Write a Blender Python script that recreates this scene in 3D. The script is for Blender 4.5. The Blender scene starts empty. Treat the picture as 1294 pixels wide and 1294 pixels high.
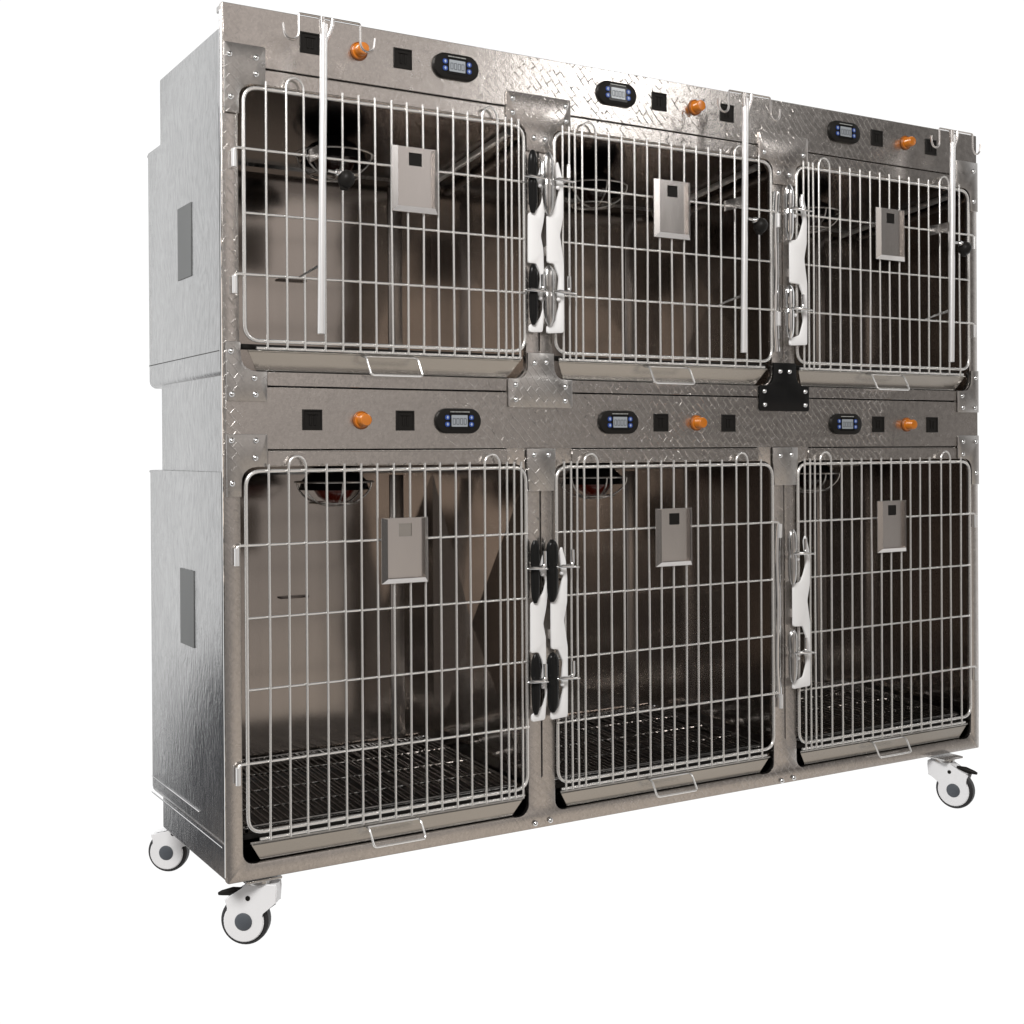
import bpy, bmesh, math, random
from mathutils import Vector, Matrix
random.seed(7)
S = bpy.context.scene
COL = S.collection
PI = math.pi

# ------------------------------------------------------------------ materials
def new_mat(name, col, metal=0.0, rough=0.5, spec=0.5, coat=0.0, emit=None, es=0.0):
    m = bpy.data.materials.new(name); m.use_nodes = True
    b = m.node_tree.nodes['Principled BSDF']
    b.inputs['Base Color'].default_value = (*col, 1)
    b.inputs['Metallic'].default_value = metal
    b.inputs['Roughness'].default_value = rough
    b.inputs['Specular IOR Level'].default_value = spec
    b.inputs['Coat Weight'].default_value = coat
    if emit:
        b.inputs['Emission Color'].default_value = (*emit, 1)
        b.inputs['Emission Strength'].default_value = es
    return m

def N(m, t, **kw):
    n = m.node_tree.nodes.new(t)
    for k, v in kw.items():
        if k in n.inputs: n.inputs[k].default_value = v
        else: setattr(n, k, v)
    return n
def L(m, a, b): m.node_tree.links.new(a, b)

def coords(m, scale=(1,1,1), rot=(0,0,0)):
    tc = N(m, 'ShaderNodeTexCoord'); mp = N(m, 'ShaderNodeMapping')
    mp.inputs['Scale'].default_value = scale; mp.inputs['Rotation'].default_value = rot
    L(m, tc.outputs['Object'], mp.inputs['Vector']); return mp.outputs['Vector']
def ramp(m, src, stops):
    r = N(m, 'ShaderNodeValToRGB'); L(m, src, r.inputs['Fac'])
    e = r.color_ramp.elements
    e[0].position, e[0].color = stops[0][0], (*[stops[0][1]]*3, 1)
    e[1].position, e[1].color = stops[-1][0], (*[stops[-1][1]]*3, 1)
    for p, v in stops[1:-1]:
        x = e.new(p); x.color = (v, v, v, 1)
    return r.outputs['Color']
def math_(m, op, a, b=None):
    n = N(m, 'ShaderNodeMath', operation=op)
    if hasattr(a, 'type'): L(m, a, n.inputs[0])
    else: n.inputs[0].default_value = a
    if b is not None:
        if hasattr(b, 'type'): L(m, b, n.inputs[1])
        else: n.inputs[1].default_value = b
    return n.outputs[0]

def stainless_front(name, col, rough, emboss=1.0):
    """stainless sheet with fine grain, and a patchy basket weave of pressed diagonal lines"""
    m = new_mat(name, col, 1.0, rough)
    b = m.node_tree.nodes['Principled BSDF']
    # rotate so the xz plane becomes the texture plane, then 45 degrees
    tc = N(m, 'ShaderNodeTexCoord')
    sep = N(m, 'ShaderNodeSeparateXYZ'); L(m, tc.outputs['Object'], sep.inputs[0])
    cmb = N(m, 'ShaderNodeCombineXYZ')
    L(m, sep.outputs['X'], cmb.inputs['X']); L(m, sep.outputs['Z'], cmb.inputs['Y'])
    nz = N(m, 'ShaderNodeTexNoise', Scale=9.0, Detail=2.0); L(m, cmb.outputs[0], nz.inputs['Vector'])
    wob = N(m, 'ShaderNodeVectorMath', operation='SCALE'); L(m, nz.outputs['Color'], wob.inputs[0]); wob.inputs['Scale'].default_value = .024
    add = N(m, 'ShaderNodeVectorMath', operation='ADD'); L(m, cmb.outputs[0], add.inputs[0]); L(m, wob.outputs[0], add.inputs[1])
    mp = N(m, 'ShaderNodeMapping'); mp.inputs['Rotation'].default_value = (0, 0, math.radians(47)); L(m, add.outputs[0], mp.inputs['Vector'])
    br = N(m, 'ShaderNodeTexBrick'); L(m, mp.outputs[0], br.inputs['Vector'])
    br.inputs['Scale'].default_value = 1.0
    br.inputs['Brick Width'].default_value = .030; br.inputs['Row Height'].default_value = .0145
    br.inputs['Mortar Size'].default_value = .0014; br.inputs['Mortar Smooth'].default_value = .3
    br.offset = .5
    lines = br.outputs['Fac']
    # where the pressing shows: strong in the middle of the bank, broken up by noise
    n2 = N(m, 'ShaderNodeTexNoise', Scale=26.0, Detail=3.0); L(m, cmb.outputs[0], n2.inputs['Vector'])
    broken = ramp(m, n2.outputs['Fac'], [(.34, 0.0), (.48, 1.0)])
    mid = math_(m, 'SUBTRACT', sep.outputs['X'], 1.06)
    mid = math_(m, 'MULTIPLY', mid, mid)
    midf = ramp(m, mid, [(.06, 1.0), (.22, .35), (.42, .0)])
    n4 = N(m, 'ShaderNodeTexNoise', Scale=3.1, Detail=2.0); L(m, cmb.outputs[0], n4.inputs['Vector'])
    patch = ramp(m, n4.outputs['Fac'], [(.38, 0.3), (.5, 1.0)])
    zf = ramp(m, sep.outputs['Z'], [(.45, .12), (.76, 1.0)])
    broken = math_(m, 'MULTIPLY', broken, zf)
    post = math_(m, 'MULTIPLY', ramp(m, sep.outputs['X'], [(.026, .8), (.04, .0)]), ramp(m, math_(m, 'ABSOLUTE', math_(m, 'SUBTRACT', sep.outputs['Z'], 1.18)), [(.12, 1.0), (.30, .15)]))
    midf = math_(m, 'MAXIMUM', midf, post)
    mask = math_(m, 'MULTIPLY', math_(m, 'MULTIPLY', broken, midf), math_(m, 'MULTIPLY', patch, emboss))
    em = math_(m, 'MULTIPLY', lines, mask)
    gr = N(m, 'ShaderNodeTexNoise', Scale=420.0, Detail=2.0); L(m, cmb.outputs[0], gr.inputs['Vector'])
    gr2 = N(m, 'ShaderNodeTexNoise', Scale=70.0, Detail=3.0); L(m, cmb.outputs[0], gr2.inputs['Vector'])
    lo = N(m, 'ShaderNodeTexNoise', Scale=3.0, Detail=1.0); L(m, cmb.outputs[0], lo.inputs['Vector'])
    h = math_(m, 'ADD', math_(m, 'MULTIPLY', gr.outputs['Fac'], .17), math_(m, 'MULTIPLY', gr2.outputs['Fac'], .16))
    h = math_(m, 'ADD', h, math_(m, 'MULTIPLY', em, 2.1))
    h = math_(m, 'ADD', h, math_(m, 'MULTIPLY', lo.outputs['Fac'], .5))
    bp = N(m, 'ShaderNodeBump'); bp.inputs['Strength'].default_value = .55; bp.inputs['Distance'].default_value = .0015
    L(m, h, bp.inputs['Height']); L(m, bp.outputs[0], b.inputs['Normal'])
    rr = math_(m, 'ADD', math_(m, 'MULTIPLY', gr2.outputs['Fac'], .16), rough - .08)
    L(m, rr, b.inputs['Roughness'])
    # fine mottled spangle and tarnish of the sheet itself
    sp = N(m, 'ShaderNodeTexVoronoi', Scale=230.0); L(m, cmb.outputs[0], sp.inputs['Vector'])
    k = math_(m, 'ADD', math_(m, 'MULTIPLY', ramp(m, sp.outputs['Color'], [(0, 0), (1, 1)]), .15), .91)
    k = math_(m, 'MULTIPLY', k, math_(m, 'ADD', math_(m, 'MULTIPLY', n2.outputs['Fac'], .16), .93))
    vm = N(m, 'ShaderNodeVectorMath', operation='SCALE'); vm.inputs[0].default_value = col
    L(m, k, vm.inputs['Scale']); L(m, vm.outputs[0], b.inputs['Base Color'])
    return m

def stainless_side(name, col, rough):
    m = new_mat(name, col, 1.0, rough); b = m.node_tree.nodes['Principled BSDF']
    tc = N(m, 'ShaderNodeTexCoord')
    nz = N(m, 'ShaderNodeTexNoise', Scale=5.0, Detail=2.0); L(m, tc.outputs['Object'], nz.inputs['Vector'])
    wob = N(m, 'ShaderNodeVectorMath', operation='SCALE'); L(m, nz.outputs['Color'], wob.inputs[0]); wob.inputs['Scale'].default_value = .1
    add = N(m, 'ShaderNodeVectorMath', operation='ADD'); L(m, tc.outputs['Object'], add.inputs[0]); L(m, wob.outputs[0], add.inputs[1])
    mp = N(m, 'ShaderNodeMapping'); L(m, add.outputs[0], mp.inputs['Vector'])
    mp.inputs['Rotation'].default_value = (math.radians(14), 0, 0); mp.inputs['Scale'].default_value = (120, 120, 34)
    st = N(m, 'ShaderNodeTexNoise', Scale=1.0, Detail=3.0); L(m, mp.outputs[0], st.inputs['Vector'])
    mp2 = N(m, 'ShaderNodeMapping'); L(m, add.outputs[0], mp2.inputs['Vector'])
    mp2.inputs['Rotation'].default_value = (math.radians(14), 0, 0); mp2.inputs['Scale'].default_value = (420, 420, 200)
    fi = N(m, 'ShaderNodeTexNoise', Scale=1.0, Detail=2.0); L(m, mp2.outputs[0], fi.inputs['Vector'])
    h = math_(m, 'ADD', math_(m, 'MULTIPLY', st.outputs['Fac'], .8), math_(m, 'MULTIPLY', fi.outputs['Fac'], .3))
    bp = N(m, 'ShaderNodeBump'); bp.inputs['Strength'].default_value = .62; bp.inputs['Distance'].default_value = .0011
    L(m, h, bp.inputs['Height']); L(m, bp.outputs[0], b.inputs['Normal'])
    k = math_(m, 'ADD', math_(m, 'MULTIPLY', st.outputs['Fac'], .8), .62)
    vm = N(m, 'ShaderNodeVectorMath', operation='SCALE'); vm.inputs[0].default_value = col
    L(m, k, vm.inputs['Scale']); L(m, vm.outputs[0], b.inputs['Base Color'])
    return m

def brushed(name, col, rough, sc=(3, 3, 3), strength=.25, var=.12, dist=.002, metal=1.0):
    m = new_mat(name, col, metal, rough); b = m.node_tree.nodes['Principled BSDF']
    n = N(m, 'ShaderNodeTexNoise', Scale=1.0, Detail=4.0); L(m, coords(m, sc), n.inputs['Vector'])
    bp = N(m, 'ShaderNodeBump'); bp.inputs['Strength'].default_value = strength; bp.inputs['Distance'].default_value = dist
    L(m, n.outputs['Fac'], bp.inputs['Height']); L(m, bp.outputs[0], b.inputs['Normal'])
    k = math_(m, 'ADD', math_(m, 'MULTIPLY', n.outputs['Fac'], var * 2), 1 - var)
    vm = N(m, 'ShaderNodeVectorMath', operation='SCALE'); vm.inputs[0].default_value = col
    L(m, k, vm.inputs['Scale']); L(m, vm.outputs[0], b.inputs['Base Color'])
    return m

M = {}
M['front'] = stainless_front('stainless_front', (.57, .54, .515), .24)
M['plate'] = stainless_front('galvanised_plate', (.50, .485, .47), .30, .8)
M['side'] = stainless_side('brushed_side', (.345, .347, .348), .19)
M['inner'] = brushed('inner_stainless', (.45, .41, .38), .14, (2.2, 2.2, .9), .16, .10, .02)
M['ceil'] = brushed('painted_shade_sheet', (.17, .15, .14), .22, (3, 3, 3), .15, .15, .01)
M['tray'] = brushed('tray_stainless', (.50, .485, .46), .27, (3, 9, 9), .3, .10, .006)
M['wire'] = brushed('wire_stainless', (.86, .85, .83), .27, (60, 60, 25), .2, .06, .0006, .78)
M['pole'] = brushed('pole_stainless', (.86, .86, .86), .30, (50, 50, 8), .15, .04, .0006, .6)
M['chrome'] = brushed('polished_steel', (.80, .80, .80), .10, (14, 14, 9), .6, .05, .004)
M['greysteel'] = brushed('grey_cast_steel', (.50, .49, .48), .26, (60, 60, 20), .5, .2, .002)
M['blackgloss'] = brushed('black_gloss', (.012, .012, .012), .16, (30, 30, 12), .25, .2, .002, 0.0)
M['card'] = brushed('card_holder_steel', (.66, .63, .61), .27, (10, 10, 3), .3, .06, .004)
M['white'] = brushed('blown_white', (.90, .90, .90), .30, (30, 30, 30), .1, .02, .001, 0.0)  # polished latch plates: blown-out white put into the colour
M['casterwhite'] = brushed('white_nylon', (.88, .885, .90), .42, (30, 30, 30), .08, .02, .001, 0.0)
M['tyre'] = brushed('black_rubber', (.022, .022, .024), .55, (80, 80, 80), .3, .3, .001, 0.0)
M['hub'] = brushed('grey_hub', (.085, .095, .11), .5, (60, 60, 60), .15, .1, .001, 0.0)
M['black'] = brushed('black_plastic', (.014, .013, .012), .42, (60, 60, 60), .15, .2, .001, 0.0)
M['slot'] = brushed('dark_grey_cover', (.115, .12, .12), .5, (20, 20, 8), .1, .1, .001, 0.0)
M['orange'] = brushed('orange_cap', (.58, .175, .012), .22, (40, 40, 40), .2, .12, .002, 0.0)
M['orange'].node_tree.nodes['Principled BSDF'].inputs['Coat Weight'].default_value = .6
M['orangedark'] = brushed('amber_ring', (.30, .09, .01), .4, (40, 40, 40), .2, .2, .002, 0.0)
M['lcd'] = brushed('lcd_glass', (.34, .37, .40), .2, (200, 200, 200), .02, .06, .0005, 0.0)
M['digit'] = new_mat('lcd_digit', (.09, .10, .11), 0, .4)
M['key'] = new_mat('pale_key', (.62, .70, .82), 0, .4)
M['bluekey'] = new_mat('blue_key', (.02, .07, .32), 0, .35)
M['print'] = new_mat('pale_print', (.45, .46, .44), 0, .5)
M['redbulb'] = new_mat('red_bulb', (.02, .004, .003), 0, .15, coat=1.0)
M['redlit'] = new_mat('red_bulb_lit', (.06, .006, .004), 0, .15, coat=1.0, emit=(1, .08, .02), es=.012)
M['grate'] = brushed('grate_wire', (.26, .255, .25), .27, (50, 50, 50), .4, .25, .001)
M['pan'] = brushed('dark_pan', (.02, .019, .018), .35, (6, 6, 6), .2, .2, .004)

# ------------------------------------------------------------------ mesh helpers
def smooth_path(pts, r, n=5, closed=False):
    """round the corners of a polyline"""
    P = [Vector(p) for p in pts]; out = []
    rng = range(len(P)) if closed else range(1, len(P) - 1)
    if not closed: out.append(P[0])
    for i in rng:
        a, b, c = P[i - 1], P[i], P[(i + 1) % len(P)]
        d1 = (a - b); d2 = (c - b); rr = min(r, d1.length * .49, d2.length * .49)
        s, e = b + d1.normalized() * rr, b + d2.normalized() * rr
        for k in range(n + 1):
            t = k / n; out.append(s * (1 - t) ** 2 + b * 2 * t * (1 - t) + e * t * t)
    if not closed: out.append(P[-1])
    return out

class MB:
    def __init__(s): s.bm = bmesh.new()
    def box(s, x0, x1, y0, y1, z0, z1, bev=0.0, seg=2):
        r = bmesh.ops.create_cube(s.bm, size=1.0); vs = r['verts']
        for v in vs:
            v.co = Vector(((x0 + x1) / 2 + v.co.x * (x1 - x0), (y0 + y1) / 2 + v.co.y * (y1 - y0), (z0 + z1) / 2 + v.co.z * (z1 - z0)))
        if bev:
            es = list({e for v in vs for e in v.link_edges})
            bmesh.ops.bevel(s.bm, geom=es, offset=bev, segments=seg, affect='EDGES', profile=.5)
        return s
    def tube(s, pts, r, seg=10, closed=False, cap=True, flat=1.0):
        P = [Vector(p) for p in pts]; n = len(P); rings = []
        up = None
        for i in range(n):
            if closed: t = (P[(i + 1) % n] - P[i - 1]).normalized()
            else: t = (P[min(i + 1, n - 1)] - P[max(i - 1, 0)]).normalized()
            if up is None:
                up = Vector((0, 1, 0)) if abs(t.y) < .9 else Vector((1, 0, 0))
            u = (up - t * up.dot(t)).normalized(); w = t.cross(u); up = u
            rr = r[i] if isinstance(r, (list, tuple)) else r
            rings.append([s.bm.verts.new(P[i] + u * math.cos(a) * rr * flat + w * math.sin(a) * rr) for a in [2 * PI * k / seg for k in range(seg)]])
        m = n if closed else n - 1
        for i in range(m):
            A, B = rings[i], rings[(i + 1) % n]
            for k in range(seg):
                try: s.bm.faces.new((A[k], A[(k + 1) % seg], B[(k + 1) % seg], B[k]))
                except ValueError: pass
        if cap and not closed:
            s.bm.faces.new(rings[0][::-1]); s.bm.faces.new(rings[-1])
        return s
    def sheet(s, outer, holes=(), y0=0.0, y1=.002, bev=0.0):
        """flat sheet in the xz plane with holes, given thickness from y0 (front) to y1"""
        bm = bmesh.new(); es = []
        for loop in [outer, *holes]:
            vs = [bm.verts.new((p[0], y0, p[1])) for p in loop]
            es += [bm.edges.new((vs[i], vs[(i + 1) % len(vs)])) for i in range(len(vs))]
        bmesh.ops.triangle_fill(bm, use_beauty=True, use_dissolve=False, edges=es, normal=(0, -1, 0))
        faces = list(bm.faces)
        r = bmesh.ops.extrude_face_region(bm, geom=faces)
        vs = [g for g in r['geom'] if isinstance(g, bmesh.types.BMVert)]
        for v in vs: v.co.y = y1
        bmesh.ops.recalc_face_normals(bm, faces=bm.faces)
        if bev:
            ed = [e for e in bm.edges if len(e.link_faces) == 2 and e.calc_face_angle(0) > 1.0 and all(abs(v.co.y - y0) < 1e-6 for v in e.verts)]
            bmesh.ops.bevel(bm, geom=ed, offset=bev, segments=2, affect='EDGES', profile=.5)
        me = bpy.data.meshes.new('t'); bm.to_mesh(me); bm.free()
        s.bm.from_mesh(me); bpy.data.meshes.remove(me)
        return s
    def lathe(s, prof, c, axis, seg=32):
        """prof = [(radius, height along axis)]"""
        ax = Vector(axis).normalized(); u = ax.orthogonal().normalized(); w = ax.cross(u); c = Vector(c); rings = []
        for r, h in prof:
            if r < 1e-6: rings.append([s.bm.verts.new(c + ax * h)])
            else: rings.append([s.bm.verts.new(c + ax * h + (u * math.cos(2 * PI * k / seg) + w * math.sin(2 * PI * k / seg)) * r) for k in range(seg)])
        for A, B in zip(rings, rings[1:]):
            for k in range(seg):
                f = []
                a = A if len(A) == 1 else [A[k], A[(k + 1) % seg]]
                b = B if len(B) == 1 else [B[(k + 1) % seg], B[k]]
                f = a + b
                if len(f) > 2: s.bm.faces.new(f)
        return s
    def quad(s, *p): s.bm.faces.new([s.bm.verts.new(q) for q in p]); return s
    def build(s, name, mat, parent=None, smooth=True, angle=40, weld=0):
        if weld: bmesh.ops.remove_doubles(s.bm, verts=s.bm.verts, dist=weld)
        bmesh.ops.recalc_face_normals(s.bm, faces=s.bm.faces)
        me = bpy.data.meshes.new(name); s.bm.to_mesh(me); s.bm.free()
        me.materials.append(mat)
        if smooth:
            for p in me.polygons: p.use_smooth = True
            try: me.set_sharp_from_angle(angle=math.radians(angle))
            except Exception: pass
        o = bpy.data.objects.new(name, me); COL.objects.link(o)
        if parent: adopt(o, parent)
        return o

def world_of(o):
    m = o.matrix_basis.copy()
    if o.parent: m = world_of(o.parent) @ o.matrix_parent_inverse @ m
    return m
def adopt(o, parent):
    o.parent = parent; o.matrix_parent_inverse = world_of(parent).inverted()
def empty(name, loc, label, cat, group=None):
    o = bpy.data.objects.new(name, None); COL.objects.link(o); o.location = loc; o.empty_display_size = .05
    o['label'] = label; o['category'] = cat
    if group: o['group'] = group
    return o
def dup(o, off, parent):
    """copy a part and its sub-parts, moved by off"""
    c = o.copy(); COL.objects.link(c); c.parent = parent
    c.matrix_parent_inverse = world_of(parent).inverted() if parent else Matrix()
    c.location = o.location + Vector(off)
    for ch in [x for x in S.objects if x.parent == o]:
        d = ch.copy(); COL.objects.link(d); d.parent = c
        d.matrix_parent_inverse = ch.matrix_parent_inverse.copy()
    return c
def rrect(x0, x1, z0, z1, r, n=6):
    r4 = r if isinstance(r, (list, tuple)) else (r,) * 4     # bottom-left, bottom-right, top-right, top-left
    out = []
    for (cx, cz, a0, rr) in ((x0, z0, PI, r4[0]), (x1, z0, 1.5 * PI, r4[1]), (x1, z1, 0, r4[2]), (x0, z1, .5 * PI, r4[3])):
        ccx = cx + rr if cx == x0 else cx - rr; ccz = cz + rr if cz == z0 else cz - rr
        if rr < 1e-5: out.append((cx, cz)); continue
        for k in range(n + 1):
            a = a0 + .5 * PI * k / n; out.append((ccx + rr * math.cos(a), ccz + rr * math.sin(a)))
    return out
def fillet(pts, rad, n=5):
    """closed 2-D polygon; rad = dict index -> corner radius"""
    out = []; k = len(pts)
    for i, p in enumerate(pts):
        r = rad.get(i, 0)
        if r == 0: out.append(p); continue
        a, b, c = Vector(pts[i - 1]), Vector(p), Vector(pts[(i + 1) % k])
        s = b + (a - b).normalized() * r; e = b + (c - b).normalized() * r
        for j in range(n + 1):
            t = j / n; q = s * (1 - t) ** 2 + b * 2 * t * (1 - t) + e * t * t; out.append((q.x, q.y))
    return out

# ------------------------------------------------------------------ dimensions (metres)
W, H, D = 2.0225, 1.600, .490
OPX = [(.030, .641), (.706, 1.312), (1.383, 1.992)]
UZ = (.932, 1.457); LZ = (.030, .757)
SH = .6765                                                      # pitch from the middle column to the right one

bank = empty('cage_bank', (W / 2, .25, -.12), 'stainless steel bank of six wire-doored animal cages in two rows, standing on white casters', 'cage')

# ---------------------------------------------------------------- front frame
holes = []
for (a, b) in OPX:
    holes.append(rrect(a, b, UZ[0], UZ[1], .032)); holes.append(rrect(a, b, LZ[0], LZ[1], (.022, .022, .032, .032)))
for z0 in (1.4878, .9040, .7868):
    for (a, b) in ((.083, .592), (.752, 1.267), (1.425, 1.938)):
        holes.append([(a, z0), (b, z0), (b, z0 + .0022), (a, z0 + .0022)])
for x in (.6735, 1.3475):
    for (a, b) in ((.105, .735), (.990, 1.41)):
        holes.append([(x - .0016, a), (x + .0016, a), (x + .0016, b), (x - .0016, b)])
mb = MB(); mb.sheet(rrect(0, W, 0, H, .004, 2), holes, 0.0, .012, .0012)
mb.build('front_frame', M['front'], bank, angle=30)
# control panels and trim strips, folded sheets just proud of the frame
for (z0, z1) in ((1.4900, 1.5985), (.7895, .9035)):
    mb = MB(); mb.box(.0025, W - .0025, -.0025, -.0002, z0, z1, .0007, 1).build('control_panel', M['front'], bank)
for (z0, z1) in ((1.4590, 1.4875), (.9335, .9037 + .0000), (.7585, .7865)):
    if z0 > z1: z0, z1 = z1 + .0028, z0
    for (a, b) in ((.0815, .5935), (.7515, 1.2685), (1.4235, 1.9395)):
        MB().box(a, b, -.0022, -.0002, min(z0, z1), max(z0, z1) - .0018, .0006, 1).build('trim_strip', M['front'], bank)
# top return flange
MB().box(.001, W - .001, .0125, .030, 1.586, 1.5975, .001, 1).build('top_flange', M['plate'], bank)

# corner plates -------------------------------------------------
def plate(pts, rad, mat, label=None, y=-.0065):
    o = MB().sheet(fillet(pts, rad), [], y, y + .0032, .0008).build('corner_plate', mat, bank, angle=30)
    if label: o['label'] = label
    return o
e = .0005
plate([(.0025, 1.400), (.030, 1.400), (.030, 1.457), (.081, 1.457), (.081, 1.527), (.0025, 1.527)], {0: .004, 2: .032, 4: .004, 5: .004}, M['plate'])
plate([(.0025, .985), (.030, .985), (.030, .932), (.080, .932), (.080, .877), (.0025, .877)], {2: .032, 4: .004, 5: .004}, M['plate'])
plate([(.0025, .703), (.030, .703), (.030, .757), (.080, .757), (.080, .817), (.0025, .817)], {2: .032, 4: .004, 5: .004}, M['plate'])
def tee(x0, x1, s0, s1, zt, zb, up, mat, lab=None):
    """T plate: wide bar between zb and zt, stem toward +z (up) or -z"""
    if up: plate([(x0, zb), (x1, zb), (x1, zt), (s1, zt), (s1, zt + .054), (s0, zt + .054), (s0, zt), (x0, zt)], {0: .006, 1: .006, 2: .003, 3: .030, 6: .030, 7: .003}, mat, lab)
    else: plate([(x0, zt), (x0, zb), (s0, zb), (s0, zb - .054), (s1, zb - .054), (s1, zb), (x1, zb), (x1, zt)], {0: .006, 1: .003, 2: .030, 5: .030, 6: .003, 7: .006}, mat, lab)
tee(.594, .751, .6415, .7055, 1.520, 1.457, False, M['front'])
tee(.594, .751, .6415, .7055, .932, .873, True, M['plate'])
tee(1.269, 1.423, 1.3125, 1.3825, 1.520, 1.457, False, M['front'])
tee(1.269, 1.423, 1.3125, 1.3825, .932, .873, True, M['blackgloss'], 'T-shaped corner plate with a black reflection painted in')  # dark reflection put into the plate's own colour
for (x0, x1) in ((.638, .708), (1.309, 1.386)):
    plate([(x0, .788), (x0, .757), (x0 + .004, .700), (x1 - .004, .700), (x1, .757), (x1, .788)], {}, M['plate'])
X = W - .0025
plate([(X, 1.400), (1.992, 1.400), (1.992, 1.457), (1.940, 1.457), (1.940, 1.527), (X, 1.527)], {2: .032}, M['plate'])
plate([(X, .985), (1.992, .985), (1.992, .932), (1.940, .932), (1.940, .877), (X, .877)], {2: .032, 4: .004}, M['plate'])
plate([(X, .690), (1.992, .690), (1.992, .757), (1.940, .757), (1.940, .817), (X, .817)], {2: .032, 4: .004}, M['plate'])

RIV = [(.013, 1.505), (.063, 1.505), (.063, 1.475), (.015, 1.428), (.012, .967), (.056, .919), (.013, .889), (.058, .889),
       (.012, .805), (.058, .805), (.057, .773), (.013, .727),
       (.609, 1.505), (.609, 1.476), (.739, 1.505), (.739, 1.474), (.660, 1.430), (.687, 1.430), (.658, .965), (.686, .967),
       (.612, .919), (.733, .917), (.612, .889), (.733, .888), (.655, .775), (.690, .775), (.655, .012), (.692, .013),
       (1.332, .966), (1.361, .966), (1.283, .919), (1.284, .888), (1.410, .920), (1.410, .888), (1.331, .769), (1.366, .771),
       (1.286, 1.473), (1.331, 1.429), (1.364, 1.428), (1.408, 1.478), (1.334, .008), (1.371, .010),
       (2.004, 1.504), (2.004, 1.426), (2.008, .967), (1.956, .919), (1.959, .889), (2.005, .889), (1.959, .801), (2.008, .801), (1.958, .769), (2.008, .720)]
def riv_bm(x, z, y=-.0065, r=.0052):
    return MB().lathe([(r * 1.12, .0005), (r * 1.08, .001), (r * .95, .0022), (r * .62, .0042), (r * .3, .0049), (0, .0051)], (x, y, z), (0, -1, 0), 14)
r0 = riv_bm(0, 0).build('rivet', M['chrome'], bank)
r0.location = (RIV[0][0], 0, RIV[0][1])
for (x, z) in RIV[1:]:
    c = r0.copy(); COL.objects.link(c); c.location = (x, 0 if z > .03 else .0035, z)
    c.parent = bank; c.matrix_parent_inverse = r0.matrix_parent_inverse.copy()

# ---------------------------------------------------------------- outer shell
def shell(name, x0, x1, y0, y1, z0, z1, bev, mat, taper=0.0):
    bm = bmesh.new(); bmesh.ops.create_cube(bm, size=1.0)
    for v in bm.verts:
        v.co = Vector((x0 if v.co.x < 0 else x1, y0 if v.co.y < 0 else y1, z0 if v.co.z < 0 else z1))
        if v.co.y == y1: v.co.z += taper if v.co.z == z0 else -taper
    fr = [f for f in bm.faces if all(abs(v.co.y - y0) < 1e-6 for v in f.verts) or (name == 'outer_shell' and f.calc_center_median().z > z1 - .001) or (name == 'filler_panel' and ((f.calc_center_median().z > z1 - .001 and z1 < 1.5) or (f.calc_center_median().z < z0 + .001 and z0 > .01)))]
    bmesh.ops.delete(bm, geom=fr, context='FACES_ONLY')
    if bev:
        ed = [e_ for e_ in bm.edges if len(e_.link_faces) == 2]
        bmesh.ops.bevel(bm, geom=ed, offset=bev, segments=4, affect='EDGES', profile=.5)
    m = MB(); m.bm.free(); m.bm = bm
    return m.build(name, mat, bank)
for (z0, z1) in ((.920, 1.418), (.062, .748)):
    s_ = shell('outer_shell', -.0045, W + .0045, .004, D, z0, z1, .016, M['side'])
    MB().box(-.0030, W + .0030, .402, D - .001, z1 - .0055, z1 - .0005, .001, 1).build('rear_ledge', M['side'], bank)
    s_['label'] = 'brushed steel outer casing of the ' + ('upper' if z0 > .5 else 'lower') + ' cages'
for (z0, z1, y1, t) in ((1.40, 1.5585, .405, .006), (.735, .935, .408, 0), (.0015, .080, .42, .008)):
    shell('filler_panel', .0012, W - .0012, .0122, y1, z0, z1, .004, M['side'], 0)
# seam ribs: a folded lap low on the upper casing, two bright laps at the foot of the lower casing
MB().box(-.0050, -.0040, .012, D - .012, .9680, .9696).build('side_seam', M['black'], bank)
MB().box(-.0062, -.0040, .150, D - .012, .0975, .0995, .0007, 1).build('side_seam', M['chrome'], bank)
MB().box(-.0062, -.0040, .012, D - .012, .0635, .0660, .0007, 1).build('side_seam', M['chrome'], bank)
for (z0, z1) in ((1.1235, 1.2655), (.4080, .5565)):
    o = MB().box(-.0060, -.0040, .1715, .2600, z0, z1, .0006, 1).build('slot_cover', M['slot'], bank)
# thin bright folded edge down the left front corner
MB().tube([(-.0012, .0035, .012), (-.0012, .0035, 1.585)], .0022, 8).build('edge_fold', M['chrome'], bank)

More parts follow.
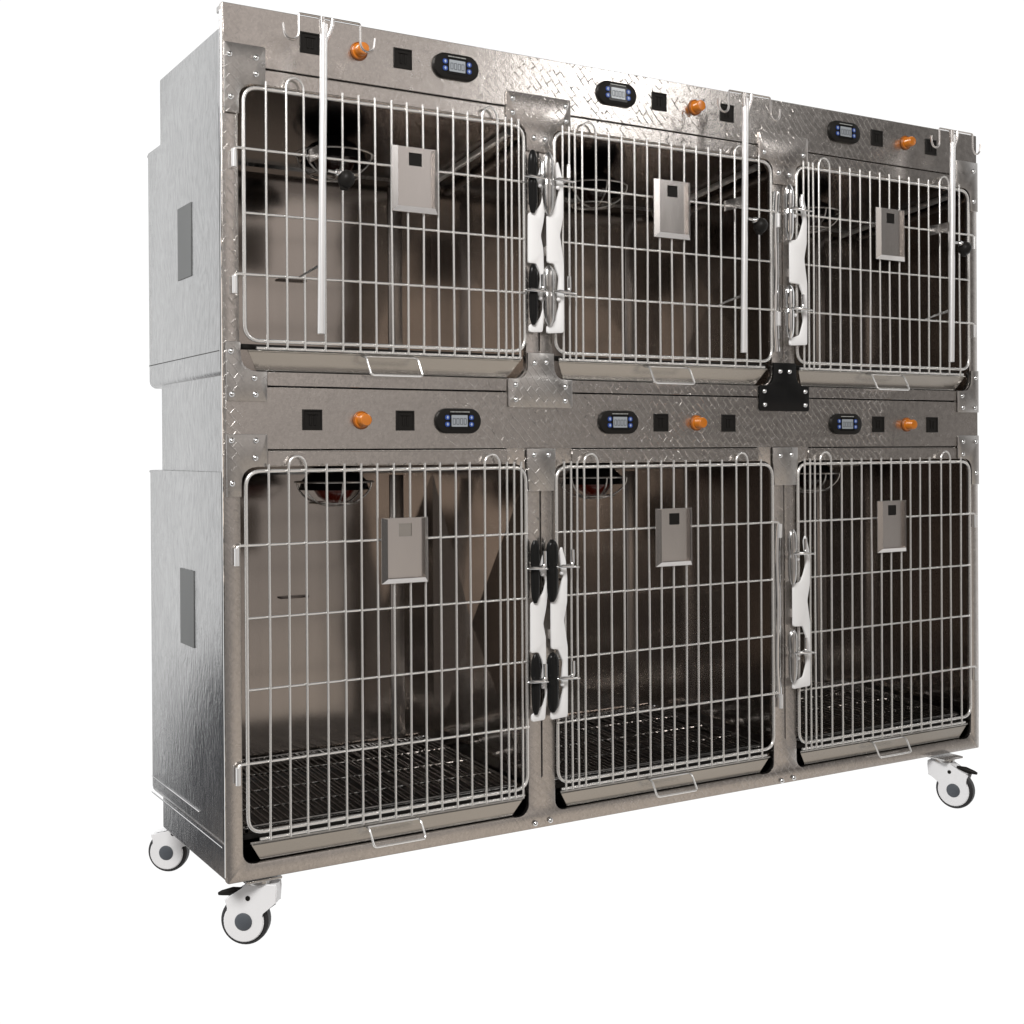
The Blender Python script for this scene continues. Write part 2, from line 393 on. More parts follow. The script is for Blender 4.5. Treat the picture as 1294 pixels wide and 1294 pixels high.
# ---------------------------------------------------------------- cage interiors
def liner(x0, x1, z0, z1f, z1b, y1, cross):
    m = MB(); y0 = .013
    m.quad((x0, y1, z0), (x1, y1, z0), (x1, y1, z1b), (x0, y1, z1b))          # back
    MB().quad((x0, y0, z1f - .0006), (x1, y0, z1f - .0006), (x1, y1 - .0006, z1b - .0006), (x0, y1 - .0006, z1b - .0006)).build('ceiling_panel', M['ceil'], bank, smooth=False)  # ceiling shade put into a darker sheet colour
    m.quad((x0, y0, z0), (x1, y0, z0), (x1, y1, z0), (x0, y1, z0))            # floor
    for (x, s) in ((x0, 1), (x1, -1)):
        p = [(x, y0, z0), (x, y1, z0), (x, y1, z1b), (x, y0, z1f)]
        if cross:                                                            # cross-broken sheet: an X of shallow creases
            c = (x + s * cross, (y0 + y1) * .5, (z0 + z1b) * .5)
            for i in range(4): m.bm.faces.new([m.bm.verts.new(q) for q in (p[i], p[(i + 1) % 4], c)])
        else: m.quad(*p)
    bm = m.bm; bmesh.ops.remove_doubles(bm, verts=bm.verts, dist=1e-5)
    return m.build('cage_liner', M['inner'], bank, smooth=False)
LX = [(.0125, .6600), (.6885, 1.3360), (1.3600, 2.0100)]
for i, (a, b) in enumerate(LX):
    liner(a, b, .9240, 1.4600, 1.4020, .462, .004)
    liner(a, b, .0660, .7620, .7360, .462, .020 if i == 0 else .0)
    # light-coloured ledge rail running back along the top of the right wall
    MB().tube([(b - .032, .040, 1.449), (b - .032, .44, 1.400)], .0085, 12, flat=.8).build('ceiling_rail', M['pole'], bank)
# raised upright band on the back wall of every cage
for (a, b) in LX:
    for (z0, z1) in ((.926, 1.400), (.070, .730)):
        MB().box(a + .535, a + .570, .4585, .4615, z0, z1, .0014, 2).build('back_rib', M['card'], bank)
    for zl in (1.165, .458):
        MB().box(a + .262, a + .330, .4500, .4615, zl, zl + .005, .002, 2).build('reflected_bar', M['ceil'], bank)  # dark bar added to stand for a reflection on the wall

# ---------------------------------------------------------------- doors
BX = [.079, .118, .152, .1935, .229, .264, .298, .332, .366, .400, .433, .467, .500, .534, .569, .587, .602, .619]
def door(right, ztop, zbot, hz, hooks, dx):
    """right=True: hinges at the right, as on the middle and right columns"""
    MX = (lambda x: 1.3435 - x + .0005) if right else (lambda x: x)
    mb = MB(); x0, x1 = .038, .6345
    fr = smooth_path([(MX(x0), -.006, zbot), (MX(x1), -.006, zbot), (MX(x1), -.006, ztop), (MX(x0), -.006, ztop)], .030, 7, closed=True)
    mb.tube(fr, .0037, 10, closed=True)
    mb.tube([(MX(.060), -.0062, zbot - .0135), (MX(.626), -.0062, zbot - .0135)], .0027, 8)
    for i, z in enumerate(hz):
        if i in hooks:
            pts = [(MX(.0185), -.0078, z - .034), (MX(.0185), -.0078, z), (MX(x1 + .004), -.0078, z + random.uniform(-.0015, .0015))]
            mb.tube(smooth_path(pts, .010, 5), .0026, 8)
        else:
            mb.tube([(MX(x0), -.0078, z), (MX(x1), -.0078, z + random.uniform(-.0015, .0015))], .0024, 8)
    yb = -.0125; skip = set()
    for (i, j) in ((1, 2), (13, 14)):
        a, b = BX[i], BX[j]; m_ = (a + b) / 2; rr = (b - a) / 2
        lo = zbot - .0155
        pts = [(MX(a + random.uniform(-.001, .001)), yb, lo), (MX(a), yb, ztop + .006)]
        pts += [(MX(m_ - rr * math.cos(t)), yb, ztop + .006 + rr * 1.25 * math.sin(t)) for t in [PI * k / 10 for k in range(1, 10)]]
        pts += [(MX(b), yb, ztop + .006), (MX(b + random.uniform(-.001, .001)), yb, lo)]
        mb.tube(pts, .0024, 8); skip |= {i, j}
    for k, x in enumerate(BX):
        if k in skip: continue
        j1, j2, j3 = [random.uniform(-.0011, .0011) for _ in range(3)]
        mb.tube([(MX(x + j1), yb, zbot - .0155), (MX(x + j2), yb + random.uniform(-.0006, .0006), (zbot + ztop) / 2), (MX(x + j3), yb, ztop + .0125)], .0024, 8)
    o = mb.build('wire_door', M['wire'], bank, angle=60)
    if dx: o.location.x += dx
    return o
def card(door_o, cx, cz, dx, tilt=0.0):
    """folded steel card holder hung on the bars"""
    w, h = .100, .127; x0, x1, z0, z1 = cx - w / 2, cx + w / 2, cz - h / 2, cz + h / 2
    mb = MB()
    mb.sheet([(x0, z0), (x1, z0), (x1, z1), (x0, z1)], [[(cx - .013, z1 - .036), (cx + .015, z1 - .036), (cx + .015, z1 - .011), (cx - .013, z1 - .011)]], -.0190, -.0175, .0003)
    f = .010; y = -.027
    for poly in ([(x0, -.0185, z0), (x0, -.0185, z1), (x0 + f, y, z1 - .002), (x0 + f, y, z0 + f)],
                 [(x1, -.0185, z1), (x1, -.0185, z0), (x1 - f, y, z0 + f), (x1 - f, y, z1 - .002)],
                 [(x1, -.0185, z0), (x0, -.0185, z0), (x0 + f, y, z0 + f), (x1 - f, y, z0 + f)]):
        mb.quad(*poly)
        mb.quad(*[(p[0] , p[1] + .0012, p[2]) for p in poly][::-1])
    o = mb.build('card_holder', M['card'], door_o, smooth=False)
    mb2 = MB(); mb2.box(cx - .016, cx + .018, -.0172, -.0166, z1 - .039, z1 - .008)
    return o, mb2
def pins(door_o, right, zs):
    MX = (lambda x: 1.344 - x) if right else (lambda x: x)
    for z in zs:
        MB().tube([(MX(.0185), -.0100, z - .036), (MX(.0185), -.0100, z - .004)], .0050, 12).build('hinge_pin', M['pole'], door_o)
def CB(cm, d, tier):
    cm[1].build('card_window', M['tray'] if tier else M['black'], d)
HU = [1.337, 1.220, 1.108]; HL = [.614, .481, .350, .216]
for tier, (zt, zb, hz, hk, cz) in enumerate(((1.450, .988, HU, (0, 2), 1.312), (.749, .0885, HL, (0, 3), .592))):
    nm = 'upper' if tier == 0 else 'lower'
    d1 = door(False, zt, zb, hz, hk, 0)
    CB(card(d1, .379 if tier == 0 else .352, cz, 0), d1, tier); pins(d1, False, [hz[i] for i in hk])
    d1['label'] = nm + ' left wire door hinged at its left side'
    d2 = door(True, zt, zb, hz, hk, 0)
    CB(card(d2, 1.008, cz, 0), d2, 0); pins(d2, True, [hz[i] for i in hk])
    d3 = dup(d2, (SH, 0, 0), bank)
    d2['label'] = nm + ' middle wire door hinged at its right side'
    d3['label'] = nm + ' right wire door hinged at its right side'

# ---------------------------------------------------------------- latches
PL = [(.668, 1.370), (.657, 1.338), (.668, 1.327), (.674, 1.314), (.668, 1.292), (.657, 1.278), (.637, 1.271), (.636, 1.168), (.654, 1.169), (.663, 1.152), (.666, 1.140), (.660, 1.106),
      (.670, 1.090), (.672, 1.078), (.665, 1.058), (.655, 1.047), (.637, 1.042), (.637, 1.027), (.669, 1.028), (.675, 1.083), (.674, 1.125), (.672, 1.199), (.666, 1.227), (.673, 1.256), (.677, 1.284), (.677, 1.33), (.675, 1.374)]
PR = [(.712, 1.320), (.702, 1.292), (.692, 1.275), (.682, 1.271), (.682, 1.172), (.698, 1.171), (.711, 1.143), (.706, 1.109), (.711, 1.085), (.699, 1.051), (.680, 1.042), (.680, 1.026), (.721, 1.029),
      (.722, 1.100), (.722, 1.174), (.713, 1.231), (.721, 1.267), (.722, 1.317), (.719, 1.352), (.709, 1.385), (.703, 1.372), (.706, 1.345)]
PR2 = [(x - .013 if x < .690 else x, z) for x, z in PR]
def latch(poly, dx, dz, padx, padmat, rodx, lab, padr=.0115):
    mb = MB(); rad = {i: .005 for i in range(len(poly))}
    mb.sheet(fillet([(x + dx, z + dz) for x, z in poly], rad, 3), [], -.0215, -.0165, .0014)
    # folded spine joining the plate to the post
    xs = (min(p[0] for p in poly) + max(p[0] for p in poly)) / 2 + dx
    mb.box(xs - .008, xs + .008, -.0164, .0, 1.19 + dz, 1.21 + dz, .002)
    o = mb.build('door_latch', M['white'], bank); o['label'] = lab
    for (za, zb) in ((1.271, 1.400), (1.042, 1.166)):
        za += dz; zb += dz; n = 24; pts = []; rr = []
        for k in range(n + 1):
            t = k / n; pts.append((padx + dx, -.0235, za + (zb - za) * t)); rr.append(max(.004, padr * (1 - abs(2 * t - 1) ** 6) ** .5 * (.88 + .16 * t + (-.16 if .50 < t < .60 else 0))))
        MB().tube(pts, rr, 16, flat=.75).build('catch_pad', padmat, o)  # pad tones stand for reflections, put into the material
        zc = za + (zb - za) * .56
        MB().tube([(rodx[0] + dx, -.030, zc), (rodx[0] + dx + .012, -.034, zc + .001), (rodx[1] + dx, -.036, zc - .002)], [.0014, .0042, .0018], 10).build('locking_rod', M['chrome'], o)
        xt = max(rodx[0] + .034, padx + .014) + dx
        MB().tube(smooth_path([(xt - .006, -.031, zc), (xt + .004, -.032, zc + .004), (xt + .005, -.030, zc + .034)], .006, 4), [.0042] * 8, 10).build('thumb_hook', M['chrome'], o)
        xr = padx + dx + (.018 if padx < .68 or padx > 1 else .024)
        MB().lathe([(.0045, 0), (.0043, .002), (.003, .004), (0, .005)], (xr, -.0215, zc - .014), (0, -1, 0), 12).build('rivet', M['white'], o)
latch(PL, 0, 0, .6455, M['blackgloss'], (.622, .668), 'wavy latch of the upper left door, blown-out white and black reflections painted in', .0105)
latch(PR, 0, 0, .6830, M['greysteel'], (.690, .742), 'wavy latch of the upper middle door, blown-out white and grey reflections painted in', .0140)
latch(PL, 0, -.800, .6455, M['blackgloss'], (.622, .668), 'wavy latch of the lower left door, blown-out white and black reflections painted in', .0105)
latch(PR, .004, -.800, .6830, M['blackgloss'], (.690, .742), 'wavy latch of the lower middle door, blown-out white and black reflections painted in', .0140)
latch(PR2, .683, 0, .6640, M['chrome'], (.660, .725), 'wavy latch of the upper right door, blown-out white painted in', .0130)
latch(PR2, .687, -.803, .6640, M['greysteel'], (.660, .725), 'wavy latch of the lower right door, blown-out white and grey reflections painted in', .0130)
# polished bent channel that carries the hinge pins on the second post
for (a, b) in ((1.012, 1.385), (.205, .610)):
    pts = [(1.326, -.0030, a), (1.320, -.0030, a + .09), (1.326, -.0030, a + .2), (1.321, -.0030, b - .08), (1.327, -.0030, b)]
    MB().tube(smooth_path(pts, .05, 6), .0095, 12, flat=.55).build('hinge_channel', M['chrome'], bank)
# ---------------------------------------------------------------- trays
def tray(x0, x1, z0, z1, nm):
    m = MB(); t = .026; dy = .0190 if z0 > .5 else .0115
    f = [(x0, .0060, z1), (x1, .0060, z1), (x1 - t, dy, z0), (x0 + t * .8, dy, z0)]
    m.quad(*f); g = [(p[0], p[1] + .0016, p[2]) for p in f]; m.quad(*g[::-1])
    for i in range(4): m.quad(f[i], g[i], g[(i + 1) % 4], f[(i + 1) % 4])
    m.tube([(x0, .0060, z1), (x1, .0060, z1)], .0022, 8)
    m.tube([(x0 + t * .8, dy - .0005, z0 + .0012), (x1 - t, dy - .0005, z0 + .0012)], .0016, 8)
    m.box(x0 + t, x1 - t, .0205, .44, z0, z0 + .0015)
    o = m.build('waste_tray', M['tray'], bank); o['label'] = nm
    hx = x0 + (x1 - x0) * .487; w = .055
    pts = [(hx - w, .010, z1 - .003), (hx - w, -.010, z1 - .006), (hx - w + .004, -.024, z0 - .004), (hx + w + .004, -.024, z0 - .004), (hx + w, -.010, z1 - .006), (hx + w, .010, z1 - .003)]
    m2 = MB(); m2.tube(smooth_path(pts, .006, 4), .0022, 8); m2.tube([(hx - w, -.001, z1 - .004), (hx + w, -.001, z1 - .004)], .0020, 8)
    m2.build('tray_handle', M['wire'], o)
    return o
for i, (a, b) in enumerate(OPX):
    nm = ('left', 'middle', 'right')[i]
    tray(a + .018, b - .010, .9340, .9705, 'waste tray under the upper %s door' % nm)
    tray(a + .016, b - .008, .0325, .0665, 'waste tray under the lower %s door' % nm)
    for z in (.9775, .0745):                                    # black bar across the gap above each tray
        MB().box(a + .001, b - .001, .016, .030, z - .004, z + .006, .002, 2).build('gap_bar', M['black'], bank)

# ---------------------------------------------------------------- floor grates: loose wire mats lying in the lower cages
gl = ['dark wire floor grate lying inside the lower left cage', 'dark wire floor grate lying inside the lower middle cage', 'dark wire floor grate lying inside the lower right cage']
def grate(a, b, z):
    m = MB(); x0, x1, y0, y1 = a + .03, b - .03, .03, .450
    n = 44; sl = lambda y: (y - .03) * .055
    for k in range(n + 1):
        x = x0 + (x1 - x0) * k / n + random.uniform(-.0035, .0035)
        m.tube([(x, y0, z + sl(y0)), (x + random.uniform(-.006, .006), (y0 + y1) / 2, z + sl(.24) - .0006), (x, y1, z + sl(y1))], .0019, 8)
    g = m.build('slat_wires', M['grate'])
    m = MB()
    for k in range(5):
        y = y0 + (y1 - y0) * k / 4; m.tube([(x0, y, z - .0032 + sl(y)), (x1, y, z - .0032 + sl(y))], .0022, 6)
    m.tube(smooth_path([(x0, y0, z), (x1, y0, z), (x1, y1, z + sl(y1)), (x0, y1, z + sl(y1))], .015, 4, True), .0032, 8, closed=True)
    c = m.build('cross_wires', M['grate'])
    m = MB(); m.box(x0, x1, y0, y1, z - .019, z - .016)
    for x in (x0 + .012, x1 - .012):
        for y in (y0 + .02, y1 - .02): m.tube([(x, y, z - .018), (x, y, z - .003)], .003, 8)
    p = m.build('drip_plate', M['pan'])
    return g, c, p
gp = None
for i, (a, b) in enumerate(LX):
    r_ = empty('floor_grate', ((a + b) / 2, .24, .062), gl[i], 'floor grate', 'floor grates in the lower cages')
    if gp is None:
        gp = grate(a, b, .0900)
        for o in gp: adopt(o, r_)
        g0 = a
    else:
        for o in gp:
            c = o.copy(); COL.objects.link(c); c.location.x = a - g0; c.parent = r_; c.matrix_parent_inverse = world_of(r_).inverted()

# ---------------------------------------------------------------- heat lamps
def heat_lamp(x, y, zc, lit, lab):
    m = MB()
    m.lathe([(.012, .012), (.020, .010), (.030, 0), (.050, -.010), (.066, -.026), (.072, -.044), (.074, -.046), (.070, -.046), (.062, -.026), (.044, -.012), (.0, -.008)], (x, y, zc), (0, 0, 1), 36)
    m.tube([(x, y, zc + .04), (x, y, zc)], .016, 16)
    o = m.build('heat_lamp', M['blackgloss'], bank); o['label'] = lab
    MB().lathe([(.0, -.074), (.018, -.071), (.034, -.060), (.044, -.044), (.046, -.034), (.036, -.018), (.020, -.008)], (x, y, zc), (0, 0, 1), 28).build('bulb', M['redlit' if lit else 'redbulb'], o)
    m = MB(); R = .080
    m.tube([(x + R * math.cos(t), y + R * math.sin(t), zc - .030) for t in [2 * PI * k / 40 for k in range(40)]], .0022, 8, closed=True)
    m.tube([(x + .05 * math.cos(t), y + .05 * math.sin(t), zc - .073) for t in [2 * PI * k / 32 for k in range(32)]], .0020, 8, closed=True)
    for k in range(3):
        a = PI * k / 3 + .35
        pts = [(x + R * math.cos(a) * math.cos(t), y + R * math.sin(a) * math.cos(t), zc - .030 - .050 * math.sin(t)) for t in [PI * j / 16 for j in range(17)]]
        m.tube(pts, .0020, 8)
    m.build('wire_guard', M['wire'], o)
for i, x in enumerate((.310, .957, 1.634)):
    c = ('left', 'middle', 'right')[i]
    heat_lamp(x, .215, 1.428, False, 'black heat lamp under the ceiling of the upper %s cage' % c)
    heat_lamp(x - .006, .215, .752, i < 2, 'black heat lamp under the ceiling of the lower %s cage' % c)

# ---------------------------------------------------------------- controls
def socket(x, z):
    w = .0195; m = MB(); y = -.0028
    m.sheet([(x - w, z - w), (x + w, z - w), (x + w, z + w), (x - w, z + w)], [[(x - w + .003, z - w + .003), (x + w - .003, z - w + .003), (x + w - .003, z + w - .003), (x - w + .003, z + w - .003)]], y - .0022, y, .0004)
    m.box(x - w + .003, x + w - .003, y - .0006, y - .0001, z - w + .003, z + w - .003)
    o = m.build('power_socket', M['black'], bank)
    m = MB(); m.box(x - .0060, x - .0030, y - .0024, y - .0007, z - .010, z + .008); m.box(x + .0030, x + .0060, y - .0024, y - .0007, z - .010, z + .008)
    m.box(x - .010, x + .010, y - .0024, y - .0007, z + .0100, z + .0122); m.build('pin_slots', M['black'], o)
def knob(x, z):
    y = -.0026
    o = MB().lathe([(.0165, 0), (.0165, .003), (.0150, .0045), (.0125, .005), (.0122, .020), (.0118, .0235), (.0100, .0255), (.0, .0262)], (x, y, z), (0, -1, 0), 28).build('indicator_knob', M['orange'], bank)
    MB().lathe([(.0170, .0002), (.0178, .0012), (.0172, .0040), (.0160, .0052)], (x, y, z), (0, -1, 0), 28).build('knob_ring', M['orangedark'], o)
def stad(x, z, w, h): return rrect(x - w / 2, x + w / 2, z - h / 2, z + h / 2, h / 2 - .0003, 9)
def display(x, z):
    m = MB(); m.sheet(stad(x, z, .101, .050), [], -.0105, -.0027, .0025)
    o = m.build('temperature_display', M['black'], bank)
    y = -.0108
    MB().sheet(rrect(x - .0235, x + .0245, z - .0165, z + .0155, .0025, 3), [], y - .0006, y + .0001, 0).build('bezel', M['blackgloss'], o)
    MB().sheet(rrect(x - .0180, x + .0180, z - .0115, z + .0115, .001, 2), [], y - .0014, y - .0007, 0).build('screen', M['lcd'], o)
    m = MB()
    for k in range(4):                                           # four seven-segment figures
        cx = x - .0125 + k * .0083; a = .0026; b = .0058; yy = (y - .0018, y - .0015)
        for (sx0, sx1, sz0, sz1) in ((-a, a, b - .0006, b + .0006), (-a, a, -b - .0006, -b + .0006), (-a - .0006, -a + .0006, -b, b), (a - .0006, a + .0006, -b, b)):
            m.box(cx + sx0, cx + sx1, yy[0], yy[1], z - .001 + sz0, z - .001 + sz1)
    m.build('digits', M['digit'], o, smooth=False)
    for sx in (-1, 1):
        for sz in (-1, 1):
            cx, cz = x + sx * .0270, z + sz * .0068
            kb = MB().sheet(stad(cx, cz, .0105, .0095), [], y - .0012, y - .0001, 0).build('button', M['bluekey'], o)
            m = MB(); m.box(cx - .0022, cx + .0022, y - .0016, y - .0013, cz - .0006, cz + .0012)
            m.box(cx - .0008, cx + .0012, y - .0016, y - .0013, cz - .0026, cz + .0028)
            m.build('button_mark', M['key'], o, smooth=False)
    m = MB(); q = x - .020
    while q < x + .020:
        l_ = random.uniform(.0015, .004); m.box(q, q + l_, y - .0009, y - .0001, z + .0172, z + .0188); q += l_ + random.uniform(.0006, .0016)
    m.build('printed_line', M['print'], o, smooth=False)
for z in (1.5495, .8440):
    for x in (.169, .362, .986, 1.178, 1.656, 1.848): socket(x, z)
    for x in (.269, 1.0855, 1.756): knob(x, z)
    for x in (.478, .870, 1.5425): display(x, z)

# ---------------------------------------------------------------- casters
def caster(name, sx, sy, hx, hy, n, zw, R, brake):
    """stem at (sx,sy) under the frame, wheel hub at (hx,hy); n = outward direction of the wheel's face"""
    n = Vector((n[0], n[1], 0)).normalized(); z = Vector((0, 0, 1)); t = Vector((hx - sx, hy - sy, 0))
    t = (t - n * t.dot(n)).normalized()                          # trailing direction
    off = (Vector((hx, hy, 0)) - Vector((sx, sy, 0))).dot(t)
    c = Vector((sx, sy, zw)) + t * off
    ztop = -.012
    # side cheeks: one outline in the wheel's plane, extruded to the wheel's width
    def P(u, v, w): return c + t * u + z * v + n * w
    r = R * .83; out = []
    for k in range(25):
        a = math.radians(40 - k * 10.2); out.append((r * math.cos(a), r * math.sin(a)))
    hz = ztop - zw - .004
    out += [(-off - .037, hz - .036), (-off - .039, hz - .010), (-off - .038, hz), (-off + .018, hz), (-off + .030, hz - .010), (r * .95, r * 1.05)]
    m = MB()
    def solid(outline, w0, w1):
        A = [m.bm.verts.new(P(u, v, w0)) for u, v in outline]; B = [m.bm.verts.new(P(u, v, w1)) for u, v in outline]
        fa = m.bm.faces.new(A); fb = m.bm.faces.new(B[::-1]); k = len(A)
        for i in range(k): m.bm.faces.new((A[i], B[i], B[(i + 1) % k], A[(i + 1) % k]))
        es = list(fa.edges) + list(fb.edges)
        bmesh.ops.bevel(m.bm, geom=es, offset=.0016, segments=2, affect='EDGES')
    solid(out, .0125, .0175); solid(out, -.0175, -.0125)
    top = [(-off - .0375, hz - .034), (-off - .0375, hz - .001), (-off + .020, hz - .001), (-off + .030, hz - .012), (r * .85, r * 1.06 + .002), (0, R * 1.12)]
    top = [p for p in top]
    solid(top, -.0165, .0140)
    o = m.build('caster', M['casterwhite'], bank, angle=35); o['label'] = name
    MB().lathe([(R * .55, -.0115), (R * .9, -.0118), (R * .985, -.0085), (R, 0), (R * .985, .0085), (R * .9, .0118), (R * .55, .0115)], c, n, 40).build('tyre', M['tyre'], o)
    MB().lathe([(0, .0192), (R * .33, .0190), (R * .36, .0180), (R * .36, .0120)], c, n, 32).build('hub_cap', M['hub'], o)
    MB().lathe([(0, .0186), (.0045, .0184), (.0050, .0170)], P(-off * .35, R * .95, 0), n, 16).build('axle_hole', M['black'], o)
    st = Vector((sx, sy, 0))
    m = MB(); m.lathe([(.0, -.017), (.024, -.017), (.026, -.013), (.026, -.009), (.014, -.0085)], st, z, 32)
    m.box(sx - .035, sx + .035, sy - .030, sy + .035, -.0085, -.0035, .001, 1)
    m.build('swivel_plate', M['greysteel'], o)
    if brake:   # foot lever
        m = MB(); b0 = P(R * .35, R * .98 + .006, 0); 
        pts = [P(R * .10, R * 1.12, 0), P(R * .55, R * 1.10, 0), P(R * 1.0, R * 1.02, 0), P(R * 1.15, R * .98, 0)]
        m.tube(pts, [.007, .008, .005, .003], 12, flat=1.0); m.build('brake_pedal', M['black'], o)
caster('front left white caster with grey hub', .072, .035, .042, .036, (-.60, -.80), -.0860, .0460, True)
caster('rear left white caster with grey hub', .072, .478, .041, .508, (-.60, -.80), -.0740, .0435, False)
caster('front right white caster with brake pedal', 1.888, -.002, 1.893, -.030, (-.93, -.37), -.0850, .0480, True)

# ---------------------------------------------------------------- drip poles hung in front of the upper doors
pl = ['drip pole in front of the upper left cage door', 'drip pole in front of the upper middle cage door', 'drip pole in front of the upper right door, one hook past the right edge']
def drip_pole(x, lab):
    y = -.088
    r_ = empty('drip_pole', (x, y, 1.000), lab, 'drip pole', 'drip poles on the upper cages')
    MB().tube([(x - .009, y, .998), (x - .004, y, 1.30), (x, y, 1.560)], .0070, 14).build('pole', M['pole'], r_)
    m = MB(); zb = 1.5715
    # hook bar: two J hooks turned outwards; a second rod forks into the pole head
    for s in (-1, 1):
        a = .048 if s < 0 else .072
        pts = [(x, y, zb), (x + s * a, y, zb), (x + s * a, y, zb - .034)]
        pts = smooth_path(pts, .004, 3)
        cx = x + s * (a + .014)
        pts += [(cx - s * .014 * math.cos(t), y, zb - .034 - .015 * math.sin(t)) for t in [PI * k / 10 for k in range(1, 11)]]
        pts += [(cx + s * .0155, y, zb - .022)]
        m.tube(pts, .0023, 8)
    m.tube([(x + .017, y, zb), (x + .016, y, zb - .014), (x + .003, y, zb - .045)], .0040, 10)
    m.tube([(x - .004, y, zb), (x - .002, y, zb - .03)], .0060, 12)
    m.build('hook_bar', M['card'], r_)
    # flat arm back to the door, thin strut lower down
    m = MB(); m.box(x - .003, x + .001, y, -.0155, 1.322, 1.346, .0008, 1); m.build('upper_arm', M['card'], r_)
    m = MB(); m.tube([(x, y, 1.128), (x - .010, -.040, 1.118), (x - .022, -.0155, 1.108)], [.003, .0026, .0014], 8, flat=.6); m.build('lower_strut', M['greysteel'], r_)
    m = MB(); m.tube([(x + .006, y, 1.295), (x + .030, y, 1.292)], .0030, 10)
    m.lathe([(0, -.004), (.006, -.004), (.007, 0), (.006, .004), (0, .004)], (x + .026, y, 1.293), (1, 0, 0), 14); m.build('clamp_screw', M['chrome'], r_)
    m = MB()
    m.lathe([(0, -.002), (.010, 0), (.0165, .006), (.0175, .014), (.014, .022), (.006, .027), (0, .028)], (x + .030, y, 1.286), (.9, 0, -.25), 20)
    m.box(x + .030, x + .046, y - .004, y + .004, 1.262, 1.280, .003, 2)
    m.build('clamp_knob', M['black'], r_)
for i, x in enumerate((.162, 1.160, 1.830)): drip_pole(x, pl[i])

# ---------------------------------------------------------------- surroundings: white studio, darker room in front, lobes added out of view to shape reflections
for k_ in ('black', 'blackgloss'): M[k_].node_tree.nodes['Principled BSDF'].inputs['Specular IOR Level'].default_value = .12
w = bpy.data.worlds.new('World'); S.world = w; w.use_nodes = True
nt = w.node_tree; bg = nt.nodes['Background']
class _W: pass
mw = _W(); mw.node_tree = nt
tc = nt.nodes.new('ShaderNodeTexCoord')
def lobe(az, el, c_in, c_out):
    """0..1 mask round a direction; az measured from +y toward +x"""
    a, e_ = math.radians(az), math.radians(el)
    d = (math.sin(a) * math.cos(e_), math.cos(a) * math.cos(e_), math.sin(e_))
    dp = nt.nodes.new('ShaderNodeVectorMath'); dp.operation = 'DOT_PRODUCT'
    nt.links.new(tc.outputs['Generated'], dp.inputs[0]); dp.inputs[1].default_value = d
    mr = nt.nodes.new('ShaderNodeMapRange'); mr.interpolation_type = 'SMOOTHSTEP'
    mr.inputs['From Min'].default_value = math.cos(math.radians(c_out)); mr.inputs['From Max'].default_value = math.cos(math.radians(c_in))
    nt.links.new(dp.outputs['Value'], mr.inputs['Value']); return mr.outputs['Result']
def mix(fac, a, b):
    mx = nt.nodes.new('ShaderNodeMix'); mx.data_type = 'RGBA'
    nt.links.new(fac, mx.inputs['Factor'])
    if isinstance(a, tuple): mx.inputs[6].default_value = (*a, 1)
    else: nt.links.new(a, mx.inputs[6])
    mx.inputs[7].default_value = (*b, 1)
    return mx.outputs[2]
WHITE = (1.05, 1.05, 1.05)
c = mix(lobe(190, 0, 62, 88), WHITE, (.21, .198, .19))           # the room in front of the bank
c = mix(lobe(229, 5, 15, 34), c, (.03, .028, .026))                # dark lobe added so the right-hand cages reflect black
c = mix(lobe(167, 3, 10, 25), c, (.40, .37, .35))
c = mix(lobe(164, 17, 8, 18), c, (.72, .66, .62))                 # pale lobe added for the upper left panel's reflection
c = mix(lobe(210, 2, 5.5, 8), c, (1.0, .86, .74))                  # warm lobe added to brighten the lower left cage's side wall
c = mix(lobe(148, -26, 13, 25), c, (.64, .57, .50))
c = mix(lobe(210, -18, 4, 7), c, (.50, .44, .38))                # beige lobes added for the bottom rail and creased wall
c = mix(lobe(136, 4, 2, 8), c, (.03, .028, .025))                  # dark lobe added to darken reflections right of the middle
c = mix(lobe(136.5, 15, 3, 8), c, (.03, .028, .025))
c = mix(lobe(123, 0, 3, 9), c, (.36, .33, .31))
c = mix(lobe(150, 75, 20, 50), c, (.10, .095, .09))                # dark ceiling
c = mix(lobe(-22, -34, 23, 25.5), c, (.09, .092, .10))              # dark lobe added for the band low on the side casing
c = mix(lobe(-22, -48, 27, 31), c, (.34, .30, .27))                # tan lobe added for the casing's lowest strip
nt.links.new(c, bg.inputs['Color']); bg.inputs['Strength'].default_value = 1.0

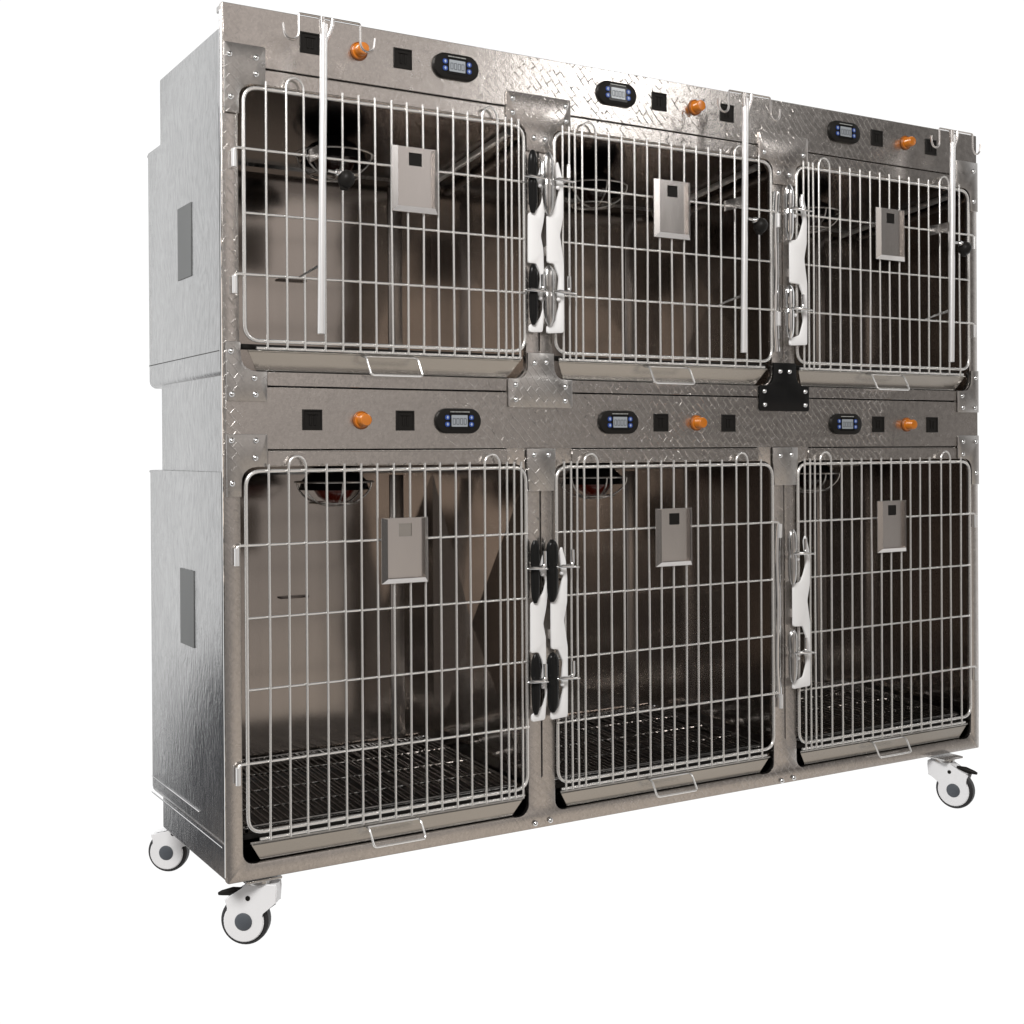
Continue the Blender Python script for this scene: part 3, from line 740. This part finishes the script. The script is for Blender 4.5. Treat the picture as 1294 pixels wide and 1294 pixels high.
def area(loc, target, sx, sy, power, col=(1, 1, 1)):
    l = bpy.data.lights.new('unseen_lamp', 'AREA'); l.shape = 'RECTANGLE'; l.size = sx; l.size_y = sy; l.energy = power; l.color = col
    o = bpy.data.objects.new('unseen_lamp', l); COL.objects.link(o); o.location = loc
    o.rotation_euler = (Vector(target) - Vector(loc)).to_track_quat('-Z', 'Y').to_euler(); return o
# softbox whose reflection glows on the middle of the top panel
az, el, dist = math.radians(145.8), math.radians(17), 3.2
P0 = Vector((.90, 0, 1.55))
area(P0 + Vector((math.sin(az) * math.cos(el), math.cos(az) * math.cos(el), math.sin(el))) * dist, P0, .50, .40, 6.5, (1, .98, .96))
area((-1.9, -2.6, 3.5), (.8, 0, .7), 1.8, 1.2, 200, (1, .98, .96))  # key lamp added out of view to brighten latches and casters

# ---------------------------------------------------------------- camera
cam = bpy.data.cameras.new('Camera'); co = bpy.data.objects.new('Camera', cam); COL.objects.link(co)
yaw, pit, rol = .5440, -.0037, .0063
f0 = Vector((math.sin(yaw), math.cos(yaw), 0)); r0_ = Vector((math.cos(yaw), -math.sin(yaw), 0)); u0 = Vector((0, 0, 1))
fw = f0 * math.cos(pit) + u0 * math.sin(pit); up = -f0 * math.sin(pit) + u0 * math.cos(pit)
rt = r0_ * math.cos(rol) - up * math.sin(rol); up2 = r0_ * math.sin(rol) + up * math.cos(rol)
mw_ = Matrix((( rt.x, up2.x, -fw.x, -.7559), (rt.y, up2.y, -fw.y, -2.2921), (rt.z, up2.z, -fw.z, .7807), (0, 0, 0, 1)))
co.matrix_world = mw_
cam.sensor_width = 36; cam.lens = 1642.39 / 1294 * 36
cam.shift_x = (647 - 660.04) / 1294; cam.shift_y = (577.61 - 647) / 1294
cam.clip_start = .05; cam.clip_end = 200
S.camera = co
S.view_settings.view_transform = 'Standard'; S.view_settings.look = 'None'; S.view_settings.exposure = 0; S.view_settings.gamma = 1
S.view_settings.use_curve_mapping = False
S.render.engine = 'CYCLES'
S.cycles.max_bounces = 14; S.cycles.glossy_bounces = 10
